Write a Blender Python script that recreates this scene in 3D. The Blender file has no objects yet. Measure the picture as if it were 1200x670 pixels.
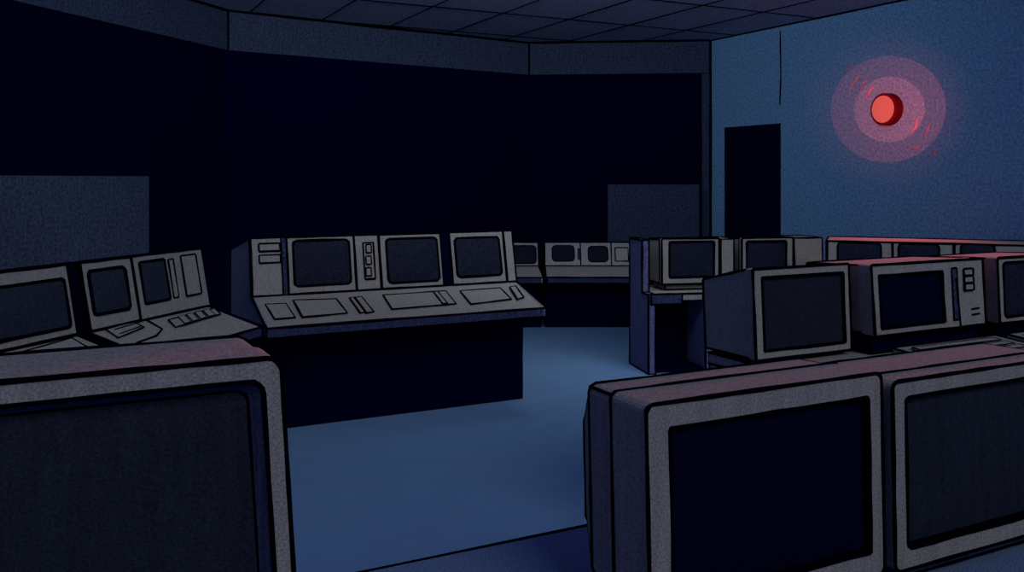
import bpy, math, random
from mathutils import Vector, Matrix
C = bpy.context.scene.collection
rnd = random.Random(7)
F = 1050.0; CX = 600.0; HY = 210.0; EYE = 1.6      # focal length, principal column, horizon row (1200x670), eye height
ang_u = math.atan2(.456, .89)
U = Vector((.89, .456, 0)).normalized(); V = Vector((-U.y, U.x, 0))
def uv(u, v, z=0): return U*u + V*v + Vector((0, 0, z))
def ray(px, py): return Vector(((px-CX)/F, 1, -(py-HY)/F))

# ------------------------------------------------------------------ materials
def mat(name, col, grain=.25, scale=150, streak=0, rough=.9, spec=.0, speck=None):
    m = bpy.data.materials.new(name); m.use_nodes = True
    nt = m.node_tree; b = nt.nodes['Principled BSDF']
    b.inputs['Roughness'].default_value = rough
    b.inputs['Specular IOR Level'].default_value = spec
    b.inputs['Base Color'].default_value = (*col, 1)
    if grain:
        tc = nt.nodes.new('ShaderNodeTexCoord')
        n = nt.nodes.new('ShaderNodeTexNoise'); n.inputs['Scale'].default_value = scale; n.inputs['Detail'].default_value = 1.5
        nt.links.new(tc.outputs['Object'], n.inputs['Vector'])
        mr = nt.nodes.new('ShaderNodeMapRange')
        mr.inputs['From Min'].default_value = .3; mr.inputs['From Max'].default_value = .7
        mr.inputs['To Min'].default_value = 1-grain; mr.inputs['To Max'].default_value = 1+grain
        nt.links.new(n.outputs['Fac'], mr.inputs['Value'])
        fac = mr.outputs['Result']
        if streak:
            mp = nt.nodes.new('ShaderNodeMapping'); mp.inputs['Scale'].default_value = (70, 70, 5)
            nt.links.new(tc.outputs['Object'], mp.inputs['Vector'])
            n2 = nt.nodes.new('ShaderNodeTexNoise'); n2.inputs['Scale'].default_value = 1; n2.inputs['Detail'].default_value = 2
            nt.links.new(mp.outputs['Vector'], n2.inputs['Vector'])
            m2 = nt.nodes.new('ShaderNodeMapRange')
            m2.inputs['From Min'].default_value = .35; m2.inputs['From Max'].default_value = .7
            m2.inputs['To Min'].default_value = 1-streak; m2.inputs['To Max'].default_value = 1+streak
            nt.links.new(n2.outputs['Fac'], m2.inputs['Value'])
            mu = nt.nodes.new('ShaderNodeMath'); mu.operation = 'MULTIPLY'
            nt.links.new(fac, mu.inputs[0]); nt.links.new(m2.outputs['Result'], mu.inputs[1]); fac = mu.outputs[0]
        vm = nt.nodes.new('ShaderNodeVectorMath'); vm.operation = 'SCALE'
        vm.inputs[0].default_value = col
        nt.links.new(fac, vm.inputs['Scale'])
        nt.links.new(vm.outputs['Vector'], b.inputs['Base Color'])
    return m
INK = mat('ink', (.0012, .0012, .004), 0)
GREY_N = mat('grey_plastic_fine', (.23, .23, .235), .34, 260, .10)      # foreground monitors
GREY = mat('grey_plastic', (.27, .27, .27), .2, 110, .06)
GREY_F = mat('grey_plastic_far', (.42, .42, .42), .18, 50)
NAVY_N = mat('navy_plastic_fine', (.034, .044, .10), .45, 300, .3)
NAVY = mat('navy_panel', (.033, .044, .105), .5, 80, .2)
PANEL = mat('shade_blue_panel', (.10, .115, .25), .4, 70, .2)  # blue shade of the side faces painted into end panel and pedestal
PANEL_C = mat('shade_blue_end_panel', (.20, .225, .33), .4, 90, .2)  # side-face shade put into the colour of the centre console's ends
DARK = mat('black_navy_laminate_shade', (.001, .0015, .02), 0)  # plinth laminate; also painted as shade in gaps, kneehole and under monitors
SCR_L = mat('slate_glass_left', (.023, .032, .056), .3, 100, 0, .6, .04)
SCR_N = mat('slate_glass_fine', (.0145, .020, .034), .35, 260, .12, .6, .04)
SCR = mat('slate_glass', (.015, .0205, .036), .3, 100, 0, .6, .04)
SCR_B = mat('slate_blue_glass', (.013, .0175, .036), .35, 70, 0, .6, .04)
SCR_OFF = mat('black_glass', (.0012, .0016, .018), 0, rough=.6, spec=.03)
FLOORM = mat('blue_floor', (.135, .265, .49), .03, 5)
WALLB = mat('blue_plaster', (.205, .46, .78), .3, 42, .0)
SLATE = mat('slate_plaster', (.05, .072, .13), .4, 45, .15)
CEIL = mat('slate_ceiling_tile', (.40, .42, .53), .35, 45)
DESKB = mat('speckled_blue_desktop', (.105, .175, .31), .5, 300)
WINM = mat('night_glass', (.001, .0018, .026), 0, rough=.7, spec=.0)
DOORM = mat('black_navy_paint', (.002, .003, .03), 0)
MAROON = mat('maroon_rubber', (.10, .008, .016), 0)
REDP = mat('red_glow_stroke', (1, .28, .30), 0)
LENS = mat('red_lens', (.22, .06, .05), 0)
_b = LENS.node_tree.nodes['Principled BSDF']
_b.inputs['Emission Color'].default_value = (.47, .075, .065, 1); _b.inputs['Emission Strength'].default_value = 1.0

# ------------------------------------------------------------------ mesh builder
class MB:
    def __init__(s, M=None): s.v = []; s.f = []; s.mi = []; s.mats = []; s.M = M or Matrix(); s.sm = []
    def slot(s, m):
        if m not in s.mats: s.mats.append(m)
        return s.mats.index(m)
    def pts(s, ps):
        b = len(s.v); s.v += [s.M @ Vector(p) for p in ps]; return list(range(b, b+len(ps)))
    def face(s, ids, m, smooth=False): s.f.append(tuple(ids)); s.mi.append(s.slot(m)); s.sm.append(smooth)
    def poly(s, ps, m): s.face(s.pts(ps), m)
    def tube(s, ps, r, closed=False, m=None, jit=.22, sides=6):
        """an inked bead along a line of points, a little uneven in width like a pen stroke"""
        m = m or INK
        ps = [Vector(p) for p in ps]
        q = []
        n = len(ps)
        for i in range(n if closed else n-1):
            a, b = ps[i], ps[(i+1) % n]
            L = (b-a).length
            if L < 1e-6: continue
            k = max(1, min(10, int(L/(r*14))))
            for j in range(k): q.append(a.lerp(b, j/k))
        if not closed:
            q.append(ps[-1])
            if len(q) < 2: return
            d0 = (q[0]-q[1]).normalized()*r*.4; d1 = (q[-1]-q[-2]).normalized()*r*.4
            q[0] = q[0]+d0; q[-1] = q[-1]+d1
        n = len(q); rings = []
        up0 = None
        for i in range(n):
            a = q[(i-1) % n] if (closed or i > 0) else q[i]
            b = q[(i+1) % n] if (closed or i < n-1) else q[i]
            t = (b-a)
            if t.length < 1e-7: t = Vector((0, 0, 1))
            t.normalize()
            if up0 is None or abs(up0.dot(t)) > .95:
                up0 = Vector((0, 0, 1)) if abs(t.z) < .8 else Vector((1, 0, 0))
            e1 = (up0 - t*up0.dot(t)).normalized(); e2 = t.cross(e1); up0 = e1
            rr = r*(1+rnd.uniform(-jit, jit))
            if not closed and i in (0, n-1): rr *= .8
            rings.append(s.pts([q[i]+e1*rr*math.cos(2*math.pi*k/sides)+e2*rr*math.sin(2*math.pi*k/sides) for k in range(sides)]))
        for i in range(n if closed else n-1):
            A, B = rings[i], rings[(i+1) % n]
            for k in range(sides): s.face((A[k], A[(k+1) % sides], B[(k+1) % sides], B[k]), m, True)
        if not closed: s.face(rings[0][::-1], m); s.face(rings[-1], m)
    def loft(s, loops, mats, cap0=None, cap1=None, ink=0, ink_loops=(), corners=()):
        ids = [s.pts(l) for l in loops]; n = len(loops[0])
        if not isinstance(mats, (list, tuple)): mats = [mats]*(len(loops)-1)
        for a in range(len(loops)-1):
            for k in range(n): s.face((ids[a][k], ids[a][(k+1) % n], ids[a+1][(k+1) % n], ids[a+1][k]), mats[a])
        if cap0: s.face(ids[0][::-1], cap0)
        if cap1: s.face(ids[-1], cap1)
        if ink:
            for a in ink_loops: s.tube(loops[a], ink, True)
            for k in corners: s.tube([l[k] for l in loops], ink)
    def prism(s, prof, x0, x1, m, ink=0, m_end=None, m_of=None, noink=()):
        """profile of (y, z) points extruded along x; m_of: {edge: material}"""
        n = len(prof)
        A = s.pts([(x0, y, z) for y, z in prof]); B = s.pts([(x1, y, z) for y, z in prof])
        for k in range(n):
            j = (k+1) % n
            s.face((A[k], A[j], B[j], B[k]), (m_of or {}).get(k, m))
        s.face(A[::-1], m_end or m); s.face(B, m_end or m)
        if ink:
            for x in (x0, x1): s.tube([(x, y, z) for y, z in prof], ink, True)
            for k, (y, z) in enumerate(prof):
                if k not in noink: s.tube([(x0, y, z), (x1, y, z)], ink)
    def box(s, x0, x1, y0, y1, z0, z1, m, ink=0):
        s.prism([(y0, z0), (y0, z1), (y1, z1), (y1, z0)], x0, x1, m, ink)
    def disc_screen(s, loop, c, bulge, nrm, m, ink=0):
        """slightly domed glass over a closed loop"""
        c = Vector(c); nrm = Vector(nrm); rings = []
        for q in (1, .8, .55, .3):
            rings.append(s.pts([c+(Vector(p)-c)*q+nrm*bulge*(1-q*q) for p in loop]))
        n = len(loop)
        for a in range(3):
            for k in range(n): s.face((rings[a][k], rings[a][(k+1) % n], rings[a+1][(k+1) % n], rings[a+1][k]), m, True)
        ce = s.pts([c+nrm*bulge])[0]
        for k in range(n): s.face((rings[3][k], rings[3][(k+1) % n], ce), m, True)
        if ink: s.tube(loop, ink, True)
    def build(s, name, parent=None, label=None):
        import bmesh
        me = bpy.data.meshes.new(name)
        me.from_pydata([tuple(p) for p in s.v], [], s.f)
        for m in s.mats: me.materials.append(m)
        me.polygons.foreach_set('material_index', s.mi)
        me.polygons.foreach_set('use_smooth', s.sm)
        bm = bmesh.new(); bm.from_mesh(me); bmesh.ops.recalc_face_normals(bm, faces=bm.faces); bm.to_mesh(me); bm.free()
        o = bpy.data.objects.new(name, me); C.objects.link(o)
        if parent: o.parent = parent
        if label: o['label'] = label
        return o
def rr(x0, x1, z0, z1, r, y, k=4):
    """rounded rectangle in the xz plane, counter-clockwise seen from the front, from the lower left corner"""
    out = []
    r = max(r, 1e-4)
    for cx, cz, a0 in ((x0+r, z0+r, 180), (x1-r, z0+r, 270), (x1-r, z1-r, 0), (x0+r, z1-r, 90)):
        for i in range(k+1):
            a = math.radians(a0+90*i/k); out.append((cx+r*math.cos(a), y, cz+r*math.sin(a)))
    return out
def thing(name, label, cat, loc, rz=0, group=None):
    o = bpy.data.objects.new(name, None); C.objects.link(o)
    o.location = loc; o.rotation_euler = (0, 0, rz); o.empty_display_size = .1
    o['label'] = label; o['category'] = cat
    if group: o['group'] = group
    return o
def tag(o, label, cat, group=None):
    o['label'] = label; o['category'] = cat
    if group: o['group'] = group
    return o
def structure(o): o['kind'] = 'structure'; return o
class Face:
    """a flat panel of a thing: origin and two directions in the thing's own axes"""
    def __init__(s, T, o, ex, ey):
        s.W = T; s.o = Vector(o); s.ex = Vector(ex).normalized(); s.ey = Vector(ey).normalized()
        s.n = s.ex.cross(s.ey)
    def pix(s, px, py):
        W = s.W; o = W @ s.o; n = W.to_3x3() @ s.n; d = ray(px, py); e = Vector((0, 0, EYE))
        t = (o-e).dot(n)/d.dot(n); p = e+d*t-o
        return p.dot(W.to_3x3() @ s.ex), p.dot(W.to_3x3() @ s.ey)
    def rect(s, tl, tr, br, bl):
        a = [s.pix(*q) for q in (tl, tr, br, bl)]
        return ((a[0][0]+a[3][0])/2, (a[1][0]+a[2][0])/2, (a[2][1]+a[3][1])/2, (a[0][1]+a[1][1])/2)
    def p(s, a, b, off=0): return s.o+s.ex*a+s.ey*b+s.n*off
    def loop(s, R, r, off, k=4):
        return [s.p(x, z, off) for x, _, z in rr(R[0], R[1], R[2], R[3], r, 0, k)]
def plate(face, parent, name, R, m, ink, th=.008, off=.0, r=.004, label=None, k=2, quad=None):
    """a raised panel on a face"""
    b = MB()
    if quad:
        q = [face.pix(*c) for c in (quad[3], quad[2], quad[1], quad[0])]
        l0 = [face.p(x, y, off-.004) for x, y in q]; l1 = [face.p(x, y, off+th) for x, y in q]
    else:
        l0 = face.loop(R, r, off-.004, k); l1 = face.loop(R, r, off+th, k)
    b.loft([l0, l1], m, cap1=m, ink=ink, ink_loops=(1,))
    return b.build(name, parent, label)
def glass(face, parent, R, m, ink, off, bulge=.012, r=.03, label=None):
    b = MB()
    l0 = face.loop(R, r, off-.003, 5); l1 = face.loop(R, r, off+.002, 5)
    b.loft([l0, l1], m)
    b.disc_screen(l1, face.p((R[0]+R[1])/2, (R[2]+R[3])/2, off+.002), bulge, face.n, m, ink)
    return b.build('screen', parent, label)
def stroke(face, parent, name, pxs, ink, off=.004, label=None):
    """an inked slit on a face"""
    b = MB(); b.tube([face.p(*face.pix(*q), off) for q in pxs], ink); return b.build(name, parent, label)

# ------------------------------------------------------------------ monitors
def monitor(label, group, fl, rz, w, h, ins, ik, scr, grey, navy, tb=.1, segs=((.19, .004, .004, .004),), ro=.012, ri=.012,
            recess=.02, mask=None, mask_in=.006, foot=.03, foot_m=None, bulge=.012, bez_w=None, foot_in=.04, lean=0, seam=True):
    """front-left-bottom corner fl (world, at the bezel's lower edge); ins = left, right, bottom, top margins of the glass;
    segs = casing steps: depth, side inset, top inset, bottom inset"""
    R = Matrix.Rotation(rz, 4, 'Z')
    dep = segs[-1][0]
    base = Vector(fl) + R @ Vector((w/2, dep/2, -foot))
    root = thing('crt_monitor', label, 'monitor', base+Vector((0, 0, ik*.8+.002)), rz, group)
    M = Matrix.Translation((-w/2, -dep/2, foot)) @ Matrix(((1, 0, -lean, lean*h), (0, 1, 0, 0), (0, 0, 1, 0), (0, 0, 0, 1)))
    bw = bez_w or w
    b = MB(M)
    l0 = rr(0, w, 0, h, ro, tb); l1 = rr(0, w, 0, h, ro, 0)
    x0, x1, z0, z1 = ins[0], bw-ins[1], ins[2], h-ins[3]
    l2 = rr(x0, x1, z0, z1, ri, 0); l3 = rr(x0+mask_in, x1-mask_in, z0+mask_in, z1-mask_in, ri, recess)
    b.loft([l0, l1, l2, l3], [grey, grey, mask or INK], ink=ik, ink_loops=(0, 1, 2) if seam else (1, 2))
    bez = b.build('bezel', root)
    g = MB(M)
    q = rr(x0+mask_in-.001, x1-mask_in+.001, z0+mask_in-.001, z1-mask_in+.001, ri, recess, 5)
    g.disc_screen(q, ((x0+x1)/2, recess, (z0+z1)/2), bulge, (0, -1, 0), scr, ik*.9 if mask else 0)
    g.build('screen', root)
    c = MB(M)
    loops = [rr(.003, w-.003, .003, h-.003, ro, tb, 2)]
    for (y, si, ti, bi) in segs: loops.append(rr(si, w-si, bi, h-ti, ro, y, 2))
    il = list(range(1, len(loops)))
    c.loft(loops, grey, cap1=grey, ink=ik, ink_loops=il, corners=(1, 7, 10))
    c.build('casing', root)
    if foot > .004:
        fm = foot_m or navy
        f = MB(M)
        f.loft([rr(foot_in, w-foot_in, -foot, .006, .004, .03, 1), rr(foot_in, w-foot_in, -foot, .006, .004, dep*.72, 1)], fm, cap0=fm, cap1=fm,
               ink=ik*.8, ink_loops=(0,))
        f.build('foot', root)
    root['_w'] = w
    del root['_w']
    return root, M, bez

# foreground row -------------------------------------------------------------
DZ = .84
def desk(label, u0, u1, v0, v1, z, ik, top_m, leg_m, legs=6, rz=ang_u):
    w, d = u1-u0, v1-v0
    root = thing('workbench', label, 'desk', uv((u0+u1)/2, (v0+v1)/2), rz)
    b = MB(); b.box(-w/2, w/2, -d/2, d/2, z-.045, z, top_m, ik); b.build('desktop', root)
    for x in (-w/2+.022, 0, w/2-.022):
        l = MB(); l.box(x-.02, x+.02, -d/2+.06, d/2-.004, 0, z-.045, leg_m, ik*.7); l.build('leg_panel', root)
    return root
desk('speckled blue desktop carrying the big monitors nearest the viewer', -.55, 2.35, .80, 1.675, DZ, .0042, DESKB, NAVY_N)
def at(u, v, z): return uv(u, v, z)
# big monitor lower left
w1 = .64
monitor('large grey CRT monitor at lower left with slate screen and rounded inner rim', 'foreground monitors', at(.302-w1, 1.345, .885), ang_u, w1, .445,
        (.03, .028, .05, .032), .0041, SCR_N, GREY_N, NAVY_N, tb=.10, segs=((.225, .004, .004, .02), (.30, .08, .09, .06)), ro=.02, ri=.02,
        recess=.03, mask=NAVY_N, mask_in=.018, foot=.045, lean=.06, seam=False)
monitor('large grey CRT monitor with blank black screen and ridged dark side, nearest the viewer', 'foreground monitors', at(.828, 1.155, .87), ang_u, .525, .37,
        (.046, .034, .045, .042), .0039, SCR_OFF, GREY_N, NAVY_N, tb=.10, segs=((.185, .010, .006, .03), (.30, .07, .09, .07)), ro=.014, ri=.004,
        recess=.012, foot=.03, lean=.025)
monitor('large grey CRT monitor cut off by the lower right edge, slate screen', 'foreground monitors', at(1.372, 1.146, .87), ang_u, .56, .352,
        (.034, .034, .038, .032), .0039, SCR_N, GREY_N, NAVY_N, tb=.06, segs=((.20, .008, .006, .03), (.30, .07, .09, .07)), ro=.016, ri=.012,
        recess=.014, foot=.03, lean=.025)

# middle row -----------------------------------------------------------------
M2Z = .87
desk('grey desk behind the nearest right-hand monitors, carrying three monitors', 2.462, 4.45, 2.18, 2.985, M2Z, .0062, GREY, GREY)
monitor('mid-size grey CRT monitor with slate screen and broad tapered side, left end of desk', 'monitors on the middle desk', at(2.427, 2.68, M2Z+.012), ang_u, .52, .360,
        (.045, .034, .034, .036), .0062, SCR, GREY, NAVY, tb=.04, segs=((.31, .006, .068, .0),), ro=.006, ri=.004, recess=.008, foot=.008, bulge=.006, lean=.05, seam=False)
rootD, MD, bezD = monitor('wide grey CRT monitor with black screen and control strip on its right', 'monitors on the middle desk', at(2.988, 2.60, .945), ang_u, .70, .295,
        (.04, .018, .03, .045), .0062, SCR_OFF, GREY, NAVY, tb=.07, segs=((.36, .006, .02, .0),), ro=.008, ri=.004, recess=.008, foot=.075, foot_m=DARK, bulge=.004, bez_w=.45, foot_in=.004, lean=.08, seam=False)  # black foot paints the shadow gap below the monitor
FD = Face(rootD.matrix_basis, MD @ Vector((0, 0, 0)), (1, 0, 0), (-.08, 0, 1))
plate(FD, rootD, 'vent_slot', (.488, .522, .035, .262), NAVY, .004, .003)
stroke(FD, rootD, 'groove', [(1122, 314), (1126, 380)], .004)
for k in range(3):
    z = .16+.033*k
    plate(FD, rootD, 'button', (.565, .625, z, z+.03), GREY, .0048, .006)
for z in (.05, .075): 
    b = MB(); b.tube([FD.p(.61, z, .003), FD.p(.655, z+.002, .003)], .0055); b.build('slit', rootD)
monitor('mid-size grey CRT monitor at right edge beside the monitor with control strip', 'monitors on the middle desk', at(3.765, 2.58, .945), ang_u, .52, .295,
        (.036, .034, .026, .022), .0062, SCR_B, GREY, NAVY, tb=.06, segs=((.36, .006, .02, .0),), ro=.008, ri=.02, recess=.008, foot=.075, foot_m=DARK, foot_in=.004, lean=.06, seam=False)  # foot black again, as painted shade under the casing
for (u0, u1, lb) in ((3.02, 3.66, 'long low keyboard in front of the monitor with the control strip'), (3.74, 4.26, 'low keyboard at right edge in front of the rightmost mid-size monitor')):
    r = thing('keyboard', lb, 'keyboard', at((u0+u1)/2, 2.40, M2Z), ang_u, 'keyboards on the middle desk'); r.location.z += .012
    w = u1-u0
    b = MB(); b.prism([(-.12, 0), (-.12, .018), (.12, .036), (.12, 0)], -w/2, w/2, GREY, .005); b.build('body', r)
    for k in range(3):
        y = -.07+.06*k
        b = MB(); b.prism([(y-.02, .018+(y+.1)*.075), (y-.02, .029+(y+.1)*.075), (y+.02, .032+(y+.1)*.075), (y+.02, .02+(y+.1)*.075)], -w/2+.05, w/2-.09, GREY, .003); b.build('key_row', r)

# ------------------------------------------------------------------ consoles
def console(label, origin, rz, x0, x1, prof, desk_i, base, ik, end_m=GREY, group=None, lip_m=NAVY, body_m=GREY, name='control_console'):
    """prof: lip bottom, lip top, desk rear, upright top, back top, back bottom (y, z); base = (x0, x1, y0, y1)"""
    root = thing(name, label, 'console', origin, rz, group)
    lb, lt, dr, ut, bt, bb = prof
    t = .02
    b = MB(); b.prism([(lb[0]+.012, lb[1]), (lt[0]+.012, lt[1]), dr, (dr[0]+.03, dr[1]-.05), bb], x0+t, x1-t, body_m, 0); 
    b.tube([(x0, dr[0], dr[1]), (x1, dr[0], dr[1])], ik); b.build('desk_panel', root)
    b = MB(); b.prism([dr, ut, bt, bb, (dr[0]+.03, dr[1]-.05)], x0+t, x1-t, body_m, 0)
    b.tube([(x0, ut[0], ut[1]), (x1, ut[0], ut[1])], ik); b.tube([(x0, bt[0], bt[1]), (x1, bt[0], bt[1])], ik); b.build('housing', root)
    for xa, xb in ((x0, x0+t), (x1-t, x1)):
        b = MB(); b.prism([lb, lt, dr, ut, bt, bb], xa, xb, end_m, 0)
        xo = xa if xa == x0 else xb
        b.tube([(xo, y, z) for y, z in prof], ik, True); b.build('end_panel', root)
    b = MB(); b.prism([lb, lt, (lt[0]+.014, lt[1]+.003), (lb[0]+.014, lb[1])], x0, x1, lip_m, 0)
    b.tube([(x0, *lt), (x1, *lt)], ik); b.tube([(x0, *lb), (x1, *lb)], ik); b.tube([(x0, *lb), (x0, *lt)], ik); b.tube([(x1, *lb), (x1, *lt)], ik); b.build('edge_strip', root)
    bx0, bx1, by0, by1 = base
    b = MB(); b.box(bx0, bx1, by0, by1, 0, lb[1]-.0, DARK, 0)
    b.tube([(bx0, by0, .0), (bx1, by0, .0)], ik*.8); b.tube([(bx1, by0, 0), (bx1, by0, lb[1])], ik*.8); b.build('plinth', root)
    T = Matrix.Translation(origin) @ Matrix.Rotation(rz, 4, 'Z')
    up = Face(T, (0, dr[0], dr[1]), (1, 0, 0), (0, ut[0]-dr[0], ut[1]-dr[1])); up.H = math.hypot(ut[0]-dr[0], ut[1]-dr[1])
    dk = Face(T, (0, lt[0], lt[1]), (1, 0, 0), (0, dr[0]-lt[0], dr[1]-lt[1])); dk.H = math.hypot(dr[0]-lt[0], dr[1]-lt[1])
    return root, up, dk
def unit(up, root, xl, xr, ik, scr_px=None, scr=SCR_B, name='monitor', th=.012, m=GREY, r=.03, bulge=.012, b0=.004, b1=None, sink=0):
    """a fascia unit between two columns of the upright; the glass is its sub-part"""
    H = (b1 or up.H)-.004
    o = plate(up, root, name, (xl, xr, b0, H), m, ik, th, 0, .004)
    if scr_px:
        R = up.rect(*scr_px); glass(up, o, R, scr, ik*1.25, th, bulge, r)
    return o
ux = lambda f, px, py: f.pix(px, py)[0]

# centre console
IC = .0085
cc, up, dk = console('long grey console in mid room with three monitors above a sloping desk', uv(1.145, 5.48), ang_u, 0, 1.931,
    [(0, .637), (0, .70), (.45, .836), (.53, 1.215), (1.2, 1.10), (1.2, .58)], 1, (.0, 1.905, .31, 1.1), IC, end_m=PANEL_C)
xa = ux(up, 331.5, 312)
p = unit(up, cc, .006, ux(up, 330, 312), IC*.7, name='switch_unit')
plate(up, p, 'meter', up.rect((302.5, 285.7), (327, 285.5), (327.5, 294.5), (303, 294.5)), GREY, IC*0.69, .006, .012)
plate(up, p, 'meter', up.rect((303, 299.2), (328, 299), (328.5, 308), (303.5, 308.2)), GREY, IC*0.69, .006, .012)
plate(up, cc, 'filler_strip', (ux(up, 330.5, 312), ux(up, 336, 312), .004, up.H-.004), NAVY, 0, .006)
unit(up, cc, ux(up, 336.8, 312), ux(up, 415.3, 307), IC*.9, ((341.5, 282.5), (408, 281), (411, 332.5), (346, 335.5)), SCR_B)
p = unit(up, cc, ux(up, 416, 307), ux(up, 444.3, 306), IC*.9, name='switch_unit')
s = plate(up, p, 'slot_plate', up.rect((424, 285), (436, 284.5), (439.5, 326.5), (427.5, 327.5)), GREY, IC*0.75, .006, .012)
for yy in (285.5, 299, 312.5):
    plate(up, s, 'switch', up.rect((427, yy+1.5), (433, yy+1.5), (434.5, yy+11), (428.5, yy+11)), GREY, IC*0.56, .006, .02)
unit(up, cc, ux(up, 445.3, 306), ux(up, 517, 303), IC*.9, ((450.5, 280.5), (511, 278.5), (514.5, 329.5), (455.5, 331)), SCR_B)
plate(up, cc, 'filler_strip', (ux(up, 518, 302), ux(up, 527, 302), .004, up.H-.004), DARK, IC*0.62, .004)  # dark plate painted as the shaded gap between two monitors
unit(up, cc, ux(up, 528, 302), ux(up, 590.5, 300), IC*.9, ((531.5, 279.5), (584, 277.5), (586.8, 322.5), (535.5, 324.5)), SCR_B)
unit(up, cc, ux(up, 591.8, 300), 1.925, IC*0.75, name='trim_strip')
plate(dk, cc, 'control_panel', None, GREY, IC*0.69, .006, quad=((311, 357.5), (335, 356.5), (346, 373), (322, 375)))
plate(dk, cc, 'control_panel', None, GREY, IC*0.78, .008, quad=((343.6, 353), (394, 351.5), (407, 368), (354.5, 373)))
plate(dk, cc, 'key_strip', None, GREY, IC*0.75, .008, quad=((409.5, 350), (414.5, 349.7), (428, 367), (422.5, 368)))
plate(dk, cc, 'key_strip', None, GREY, IC*0.75, .008, quad=((416, 349.6), (424, 349), (438, 366.5), (429.5, 368)))
k_ = plate(dk, cc, 'control_panel', None, GREY, IC*0.78, .008, quad=((449, 347), (522, 342), (534.5, 357), (459.5, 363.5)))
plate(dk, k_, 'key_strip', None, GREY, IC*0.62, .005, .008, quad=((508, 344), (513, 343.6), (524, 357), (518.5, 357.5)))
plate(dk, cc, 'control_panel', None, GREY, IC*0.75, .008, quad=((539, 342), (586, 338.5), (599, 351.6), (552, 357.5)))
plate(dk, cc, 'handset_cradle', None, GREY, IC*0.75, .012, quad=((597, 338), (604, 336.8), (613.5, 350), (606.5, 352.5)))

# left console: two units standing along the left wall
aw = math.atan2(.9566, .2915)
IL = .0072
LP = [(0, .755), (0, .81), (.34, .905), (.40, 1.222), (.80, 1.17), (.80, .70)]
lo = Vector((-1.335, 4.81, 0)); WD = Vector((.2915, .9566, 0))
fT = Matrix.Translation(lo) @ Matrix.Rotation(aw, 4, 'Z')
fUp = Face(fT, (0, .34, .905), (1, 0, 0), (0, .06, .317))
xg0 = ux(fUp, 96, 345); xg1 = ux(fUp, 83, 352)
c2, up2, dk2 = console('grey console against left wall with narrow monitor and cut-off dark screen panel', lo, aw, xg0, 0, LP, 1, (xg0+.1, -.1, .2, .75), IL, end_m=DARK, group='left wall consoles')  # black end panel paints the shade in the gap between the consoles
unit(up2, c2, xg0+.004, ux(up2, 155.5, 333), IL, ((100.5, 318.5), (142, 313), (151, 360), (107.5, 371.5)), SCR_L, r=.02)
p = unit(up2, c2, ux(up2, 156.5, 333), -.005, IL*.8, name='switch_unit')
R = up2.rect((161, 308), (190, 304), (196.5, 350), (167, 357.5)); glass(up2, p, R, SCR_L, IL, .012, .006, .008)
plate(up2, p, 'slot_plate', up2.rect((195, 305), (200.5, 303), (205, 348), (199.5, 350)), GREY, IL*.6, .006, .012)
plate(up2, p, 'switch_plate', up2.rect((208, 300.5), (226, 298), (232, 344), (215, 347.5)), GREY, IL*.7, .008, .012)
s = plate(dk2, c2, 'key_strip', None, GREY, IL*.7, .008, quad=((197, 376.5), (251, 363), (258, 369.5), (205.5, 385)))
for k in range(4):
    t0 = .2+.18*k
    q0 = (197+54*t0, 376.5-13.5*t0); q1 = (205.5+52.5*t0, 385-15.5*t0)
    plate(dk2, s, 'key', None, GREY, IL*.45, .006, .008, quad=(q0, (q0[0]+7, q0[1]-1.8), (q1[0]+7, q1[1]-2.1), q1))
s = plate(dk2, c2, 'key_panel', None, GREY, IL*.6, .008, quad=((124, 388), (155, 378.5), (168, 385), (138, 397.5)))
for k in range(2): stroke(dk2, s, 'slit', [(134+6*k, 388+5*k), (160+4*k, 380.5+4*k)], IL*.6, .009)
stroke(dk2, c2, 'groove', [(163.5, 371), (190, 386), (183, 394), (160, 402)], IL*.75, .003)
lw = 1.3
c1, up1, dk1 = console('grey console with wide slate monitor against left wall, nearest the left edge', lo+WD*(xg1), aw, -lw, 0, LP, 1, (-lw+.1, -.1, .2, .75), IL, group='left wall consoles')
unit(up1, c1, ux(up1, 0, 370)-.35, -.004, IL, ((-60, 348), (72, 324.5), (79, 381), (-60, 415)), SCR_L, r=.02)
plate(dk1, c1, 'control_panel', None, GREY, IL*.7, .008, quad=((2, 421), (84, 398), (102, 409), (60, 432)))

# far consoles
IF = .010
fo = Vector((.36, 9.45, 0))
FP = [(0, .50), (0, .565), (.40, .645), (.48, .90), (.75, .86), (.75, .45)]
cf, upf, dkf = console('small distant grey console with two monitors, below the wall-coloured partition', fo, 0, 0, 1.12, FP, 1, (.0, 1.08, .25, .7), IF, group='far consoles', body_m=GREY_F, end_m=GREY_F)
m_ = dict(m=GREY_F)
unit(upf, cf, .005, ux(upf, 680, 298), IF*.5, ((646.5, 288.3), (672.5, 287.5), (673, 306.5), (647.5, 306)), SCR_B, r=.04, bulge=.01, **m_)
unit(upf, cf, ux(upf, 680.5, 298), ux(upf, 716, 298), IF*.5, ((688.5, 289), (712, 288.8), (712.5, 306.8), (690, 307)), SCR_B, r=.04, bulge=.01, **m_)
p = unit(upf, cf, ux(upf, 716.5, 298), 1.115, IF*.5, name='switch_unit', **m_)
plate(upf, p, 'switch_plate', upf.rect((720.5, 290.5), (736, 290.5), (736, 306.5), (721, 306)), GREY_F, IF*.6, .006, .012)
s = plate(upf, cf, 'indicator', (ux(upf, 676.5, 292), ux(upf, 679.5, 292), .07, .2), NAVY, 0, .014)
ang_f = math.radians(5)
fo2 = fo+Vector((-.03, 0, 0))
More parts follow.
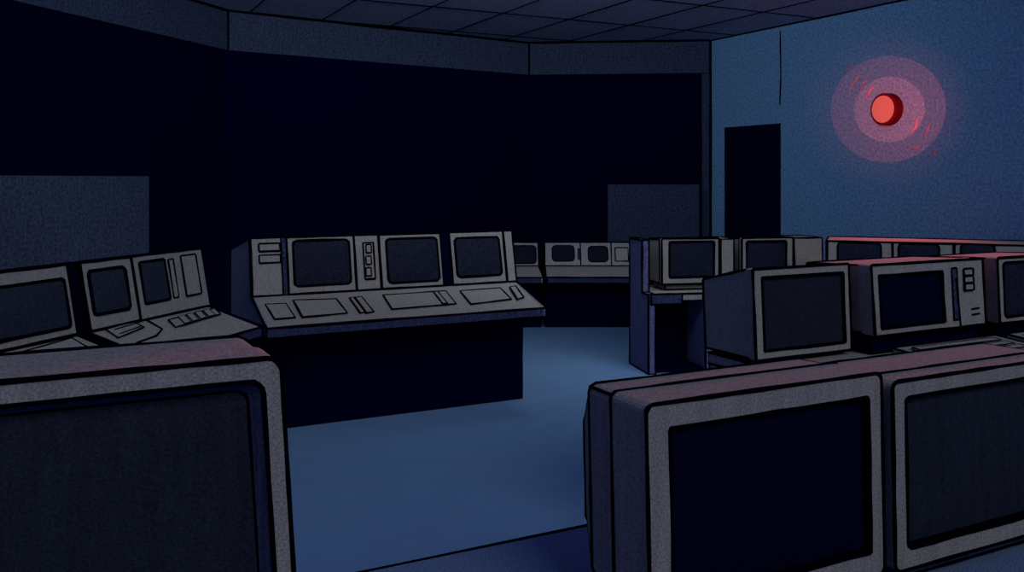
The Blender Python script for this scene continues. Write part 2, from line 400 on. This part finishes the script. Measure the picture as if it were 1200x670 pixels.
cl, upl, dkl = console('distant grey console half hidden behind the long three-monitor console', fo2, ang_f, -.85, 0, FP, 1, (-.85, 0, .25, .7), IF, group='far consoles', body_m=GREY_F, end_m=GREY_F)
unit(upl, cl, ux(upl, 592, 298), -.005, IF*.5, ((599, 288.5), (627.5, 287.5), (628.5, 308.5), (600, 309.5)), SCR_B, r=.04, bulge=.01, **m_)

# right far row: desk console with end panel and two free monitors ------------
a3 = math.radians(12)
o3 = Vector((1.118, 7.336, 0)); T3 = Matrix.Translation(o3) @ Matrix.Rotation(a3, 4, 'Z')
I3 = .0095
r3 = thing('console_desk', 'grey desk console with tall dark end panel and open kneehole, right of the aisle', 'console', o3, a3)
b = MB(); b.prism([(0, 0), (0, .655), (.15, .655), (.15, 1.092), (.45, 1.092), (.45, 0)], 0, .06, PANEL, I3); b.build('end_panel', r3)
b = MB(); b.box(.06, 1.72, .01, .62, .60, .655, GREY, I3*.8); b.build('desktop', r3)
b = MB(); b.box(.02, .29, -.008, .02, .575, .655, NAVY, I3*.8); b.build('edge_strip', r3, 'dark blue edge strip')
b = MB(); b.box(.295, .47, -.006, .02, .60, .65, GREY, I3*.6); b.build('drawer_front', r3)
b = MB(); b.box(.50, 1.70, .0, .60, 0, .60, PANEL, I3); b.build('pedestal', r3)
b = MB(); b.box(.06, .50, .38, .42, 0, .60, DARK, 0); b.build('modesty_panel', r3)  # black, so the kneehole's shade is in the colour
b = MB(); b.box(.06, .50, .05, .38, 0, .03, DARK, 0); b.build('kneehole_shade', r3)  # black board puts the kneehole's shade onto the floor
b = MB(); b.box(.74, .86, .22, .55, .655, 1.085, GREY, I3*.8); b.build('filler_cabinet', r3)
b = MB(); b.prism([(.20, .655), (.22, 1.085), (.55, 1.085), (.55, .655)], 1.43, 1.70, GREY, I3*.8); b.build('filler_cabinet', r3)
def loc3(x, y, z): return T3 @ Vector((x, y, z))
monitor('grey CRT monitor beside the tall end panel, right of the aisle', 'monitors on the far right desk', loc3(.194, .20, .70), a3, .52, .388,
        (.068, .045, .058, .028), I3, SCR_B, GREY, NAVY, tb=.05, segs=((.34, .01, .02, .0),), ro=.012, ri=.012, recess=.01, foot=.045, foot_m=GREY)
monitor('grey CRT monitor in the far right row directly below the doorway', 'monitors on the far right desk', loc3(.925, .20, .70), a3, .485, .383,
        (.045, .065, .058, .03), I3, SCR_B, GREY, NAVY, tb=.05, segs=((.34, .01, .02, .0),), ro=.012, ri=.012, recess=.01, foot=.045, foot_m=GREY)

# right far console under the beacon -----------------------------------------
aH = math.atan2(-.364, .9315)
oH = Vector((2.36, 6.76, 0)) 
IH = .008
cH, upH, dkH = console('low grey console with three dark screens under the red beacon, against the blue wall', oH, aH, 0, 1.52,
    [(0, .60), (0, .66), (.25, .72), (.29, 1.118), (.80, 1.118), (.80, .55)], 1, (.05, 1.47, .15, .6), IH)
xs = [.006, ux(upH, 1046, 290), ux(upH, 1118, 290), 1.514]
sp = [((981.5, 284.5), (1032, 284.5), (1033, 318), (982, 318)), ((1053, 286), (1100, 285.5), (1101, 312), (1053.5, 312)), ((1126, 286.5), (1165, 286.5), (1166, 306), (1126, 306))]
for k in range(3):
    unit(upH, cH, xs[k]+.004, xs[k+1]-.004, IH*.8, sp[k], SCR_B, r=.03)

# ------------------------------------------------------------------ room
H = 3.25
P3 = Vector((2.36, 10.63, 0)); P2 = Vector((.186, 10.83, 0)); P1 = Vector((-2.82, 8.75, 0))
P0 = P1 - WD*5.2
wr = -V; P4 = P3 + wr*6.2
def slab(name, a, b, z0, z1, t, m, inks=(), r=.012):
    """upright slab from a to b; its face towards the room is the line a-b, thickness goes away from the camera"""
    d = (b-a).normalized(); n = Vector((-d.y, d.x, 0))
    M = Matrix(((d.x, n.x, 0, a.x), (d.y, n.y, 0, a.y), (0, 0, 1, 0), (0, 0, 0, 1)))
    s = MB(); L = (b-a).length
    s.box(0, L, 0, t, z0, z1, m)
    for (x0_, z0_, x1_, z1_) in inks: s.tube([(x0_*L, 0, z0_), (x1_*L, 0, z1_)], r)
    o = s.build(name); o.matrix_world = M
    return o
structure(slab('wall_left', P0, P1, 0, H, .12, SLATE))
structure(slab('wall_back', P1, P2, 0, H, .12, SLATE))
structure(slab('wall_back.001', P2, P3, 0, H, .12, SLATE, [(1, 0, 1, H)], .02))
structure(slab('wall_right', P3, P4, 0, H, .12, WALLB, [(0, H, 1, H)], .018))
# night-dark glazing below the soffit
SZ = 2.855
def ins(a, b, off, ta=0, tb=0):
    d = (b-a).normalized(); n = Vector((d.y, -d.x, 0)); return a+d*ta+n*off, b-d*tb+n*off
for k, (a, b, ta, tb) in enumerate(((P0, P1, 0, -.01), (P1, P2, -.01, -.01), (P2, P3, 0, .125))):
    A, B = ins(a, b, .03, ta, tb)
    structure(slab('window_%d' % (k+1), A, B, .12, SZ+.02, .025, WINM, [(1, .12, 1, SZ)] if k == 2 else (), .014))
# soffit fascia, its three lengths mitred at the corners
def off_line(a, b, off):
    d = (b-a).normalized(); return a+Vector((d.y, -d.x, 0))*off, d
def meet(l0, l1):
    (a, d), (b, e) = l0, l1; k = d.x*e.y-d.y*e.x; t = ((b.x-a.x)*e.y-(b.y-a.y)*e.x)/k; return a+d*t
FL = [off_line(a, b, .07) for a, b in ((P0, P1), (P1, P2), (P2, P3))]
FP_ = [FL[0][0], meet(FL[0], FL[1]), meet(FL[1], FL[2]), FL[2][0]+FL[2][1]*((P3-P2).length-.035)]
for k in range(3):
    A, B = FP_[k], FP_[k+1]
    inks = [(0, H-.012, 1, H-.012)]
    if k < 2: inks.append((1, SZ, 1, H))
    structure(slab('trim_%d' % (k+1), A, B, SZ, H, .05, SLATE, inks, .016))
# ceiling with an inked tile grid
s = MB()
poly = [P1-WD*4.2+Vector((-.1, 0, 0)), P3+wr*5.6+Vector((.1, 0, 0)), P3+Vector((.1, .1, 0)), P2+Vector((0, .12, 0)), P1+Vector((-.1, .1, 0))]
lo_ = [(p.x, p.y, H) for p in poly]; hi_ = [(p.x, p.y, H+.1) for p in poly]
s.loft([lo_, hi_], CEIL, cap0=CEIL, cap1=CEIL)
def clip(o, d):
    """the part of a line on the ceiling that lies inside the room"""
    t0, t1 = -20, 20
    n = len(poly); cx = sum((p for p in poly), Vector())/n
    for i in range(n):
        a, b = poly[i], poly[(i+1) % n]
        e = b-a; nn = Vector((-e.y, e.x, 0))
        if nn.dot(cx-a) < 0: nn = -nn
        k = nn.dot(d); c = nn.dot(o-a)
        if abs(k) < 1e-9:
            if c < 0: return None
            continue
        t = -c/k
        if k > 0: t0 = max(t0, t)
        else: t1 = min(t1, t)
    return (o+d*t0, o+d*t1) if t1 > t0+.1 else None
for k in range(-3, 11):
    q = clip(U*(1.73+.75*k), V)
    if q: s.tube([(q[0].x, q[0].y, H), (q[1].x, q[1].y, H)], .009)
for k in range(-4, 3):
    q = clip(V*(7.95+1.22*k), U)
    if q: s.tube([(q[0].x, q[0].y, H), (q[1].x, q[1].y, H)], .009)
structure(s.build('ceiling'))
s = MB(); s.poly([(-7, -2.5, 0), (8, -2.5, 0), (8, 11.5, 0), (-7, 11.5, 0)], FLOORM)
structure(s.build('floor'))
# doorway and wall seam
def onwall(t, z, off=0): return P3+wr*t+Vector((-U.x, -U.y, 0))*off+Vector((0, 0, z))
A, B = onwall(.256, 0, .012), onwall(1.147, 0, .012)
structure(slab('door_1', A, B, .005, 2.2, .011, DOORM))
s = MB(); s.tube([onwall(1.135, 2.40, .002), onwall(1.15, 2.7, .002), onwall(1.14, 3.19, .002)], .008); structure(s.build('trim_4'))
# plain partitions in front of the glazing
def partition(label, a, b, z, t=.08):
    o = slab('partition', a, b, 0, z, t, SLATE)
    return tag(o, label, 'partition', 'partitions before the dark glazing')
nL = Vector((.9566, -.2915, 0))
pa = P1-WD*4.6+nL*.3; pb = P1-WD*1.438+nL*.3
partition('plain slate-blue partition panel standing behind the left wall consoles', pa, pb, 1.625)
partition('plain slate-blue partition panel beside the doorway, behind the distant consoles', Vector((1.115, 10.42, 0)), Vector((2.165, 10.36, 0)), 1.54)

# ------------------------------------------------------------------ beacon
tb = 2.556; zb = 2.25
nW = Vector((-U.x, -U.y, 0))
bc = onwall(tb, zb)
beacon = thing('warning_beacon', 'round glowing red warning light mounted on the blue wall', 'light', bc, ang_u-math.pi/2)
def circ(r, y, n=28, sx=1): return [(r*math.cos(2*math.pi*k/n), y, r*math.sin(2*math.pi*k/n)) for k in range(n)]
# in the beacon's own axes the wall's normal is -y
s = MB(); s.loft([circ(.150, -.004), circ(.150, -.085), circ(.125, -.095)], MAROON, cap0=MAROON, cap1=MAROON)
s.build('housing', beacon, 'dark maroon housing ring')
s = MB(); s.disc_screen(circ(.126, -.098), (0, -.098, 0), .02, (0, -1, 0), LENS); s.build('lens', beacon, 'glowing coral red lens')
# short red strokes round the beacon, its drawn glow painted as marks on the wall
def wallpt(px, py, off=.003):
    n = nW; o = bc; d = ray(px, py); e = Vector((0, 0, EYE)); t = (o-e).dot(n)/d.dot(n); return e+d*t+n*off
ST = [((990, 87), (994, 80.5), (999, 76.5)), ((994.5, 110), (999, 99), (1007, 89)), ((1007.5, 105), (1011, 98.5), (1016, 93.5)), ((1016, 114), (1019, 107), (1024, 101.5)),
      ((1067, 157), (1073, 149), (1076, 138)), ((1082.5, 160), (1087.5, 152), (1090, 145)), ((1068.5, 175.5), (1074, 174), (1079, 170)), ((1089, 183.5), (1094, 180), (1099, 174.5))]
NM = ['upper left outermost', 'long upper left', 'short upper left middle', 'upper left innermost', 'lower right innermost', 'lower right upper', 'lower flat', 'lower right outermost']
for q, nm in zip(ST, NM):
    s = MB(); s.tube([wallpt(*c) for c in q], .005, m=REDP)
    tag(s.build('glow_stroke'), 'thin red stroke of drawn glow on the blue wall by the beacon, the %s one' % nm, 'mark', 'red strokes round the beacon')

# ------------------------------------------------------------------ light
w = bpy.data.worlds.new('world'); bpy.context.scene.world = w; w.use_nodes = True
bg = w.node_tree.nodes['Background']; bg.inputs['Color'].default_value = (.045, .06, .165, 1); bg.inputs['Strength'].default_value = 1.0
def aim(o, loc, tgt):
    o.location = loc; o.rotation_euler = (Vector(tgt)-Vector(loc)).to_track_quat('-Z', 'Y').to_euler()
def light(kind, name, loc, tgt, energy, col, **k):
    l = bpy.data.lights.new(name, kind); l.energy = energy; l.color = col
    for a, b in k.items(): setattr(l, a, b)
    o = bpy.data.objects.new(name, l); C.objects.link(o); aim(o, loc, tgt); return o
light('SUN', 'key_light', (0, -2, 6), Vector((0, -2, 6))-Vector((.40, -.71, .60)), 0.74, (1, 1, .96), angle=.5)
light('AREA', 'back_wall_fill', (-.4, 4.6, 3.05), (-.2, 10.5, 2.6), 27, (.85, .9, 1), shape='RECTANGLE', size=5, size_y=.3, spread=math.radians(115))  # unseen lamp added above the frame to lift back wall and soffit
light('AREA', 'aisle_fill', (.75, 7.3, 3.22), (.75, 7.3, 0), 3.4, (.9, .95, 1), shape='SQUARE', size=.9, spread=math.radians(85))  # unseen overhead lamp added to brighten the aisle floor
RED = (1, .10, .13)
cam_dir = (Vector((0, 0, EYE))-bc).normalized()
sp0 = bc+cam_dir*4.2
def halo(name, px_r, e, blend):  # unseen spots added in mid-room to throw the halo discs on the wall
    half = math.atan(px_r/F*bc.y/4.2*.96)
    light('SPOT', name, sp0, bc, e, (1, .09, .07), spot_size=2*half, spot_blend=blend, shadow_soft_size=0)
halo('halo_ring_spot', 65, 270, .02)
halo('halo_core_spot', 40, 480, .02)
halo('halo_glow_spot', 105, 130, 1.0)
bs = bc+nW*.22
light('SPOT', 'beacon_beam', bs, (1.25, 2.0, 1.1), 1900, RED, spot_size=math.radians(20), spot_blend=.8, shadow_soft_size=.05)
light('SPOT', 'beacon_beam_near', bs, (3.0, 6.85, 1.0), 170, RED, spot_size=math.radians(54), spot_blend=1, shadow_soft_size=.05)
light('SPOT', 'beacon_beam_far', bs, (-.36, 1.50, 1.33), 2600, RED, spot_size=math.radians(2.4), spot_blend=1, shadow_soft_size=.05)

# ------------------------------------------------------------------ camera
cd = bpy.data.cameras.new('camera'); cam = bpy.data.objects.new('camera', cd); C.objects.link(cam)
cd.sensor_width = 36; cd.lens = 36*F/1200; cd.shift_x = 0; cd.shift_y = -(335-HY)/1200; cd.clip_start = .05
cam.location = (0, 0, EYE); cam.rotation_euler = (math.pi/2, 0, 0)
sc = bpy.context.scene; sc.camera = cam
sc.view_settings.view_transform = 'Standard'; sc.view_settings.look = 'None'
sc.view_settings.exposure = 0; sc.view_settings.gamma = 1; sc.view_settings.use_curve_mapping = False
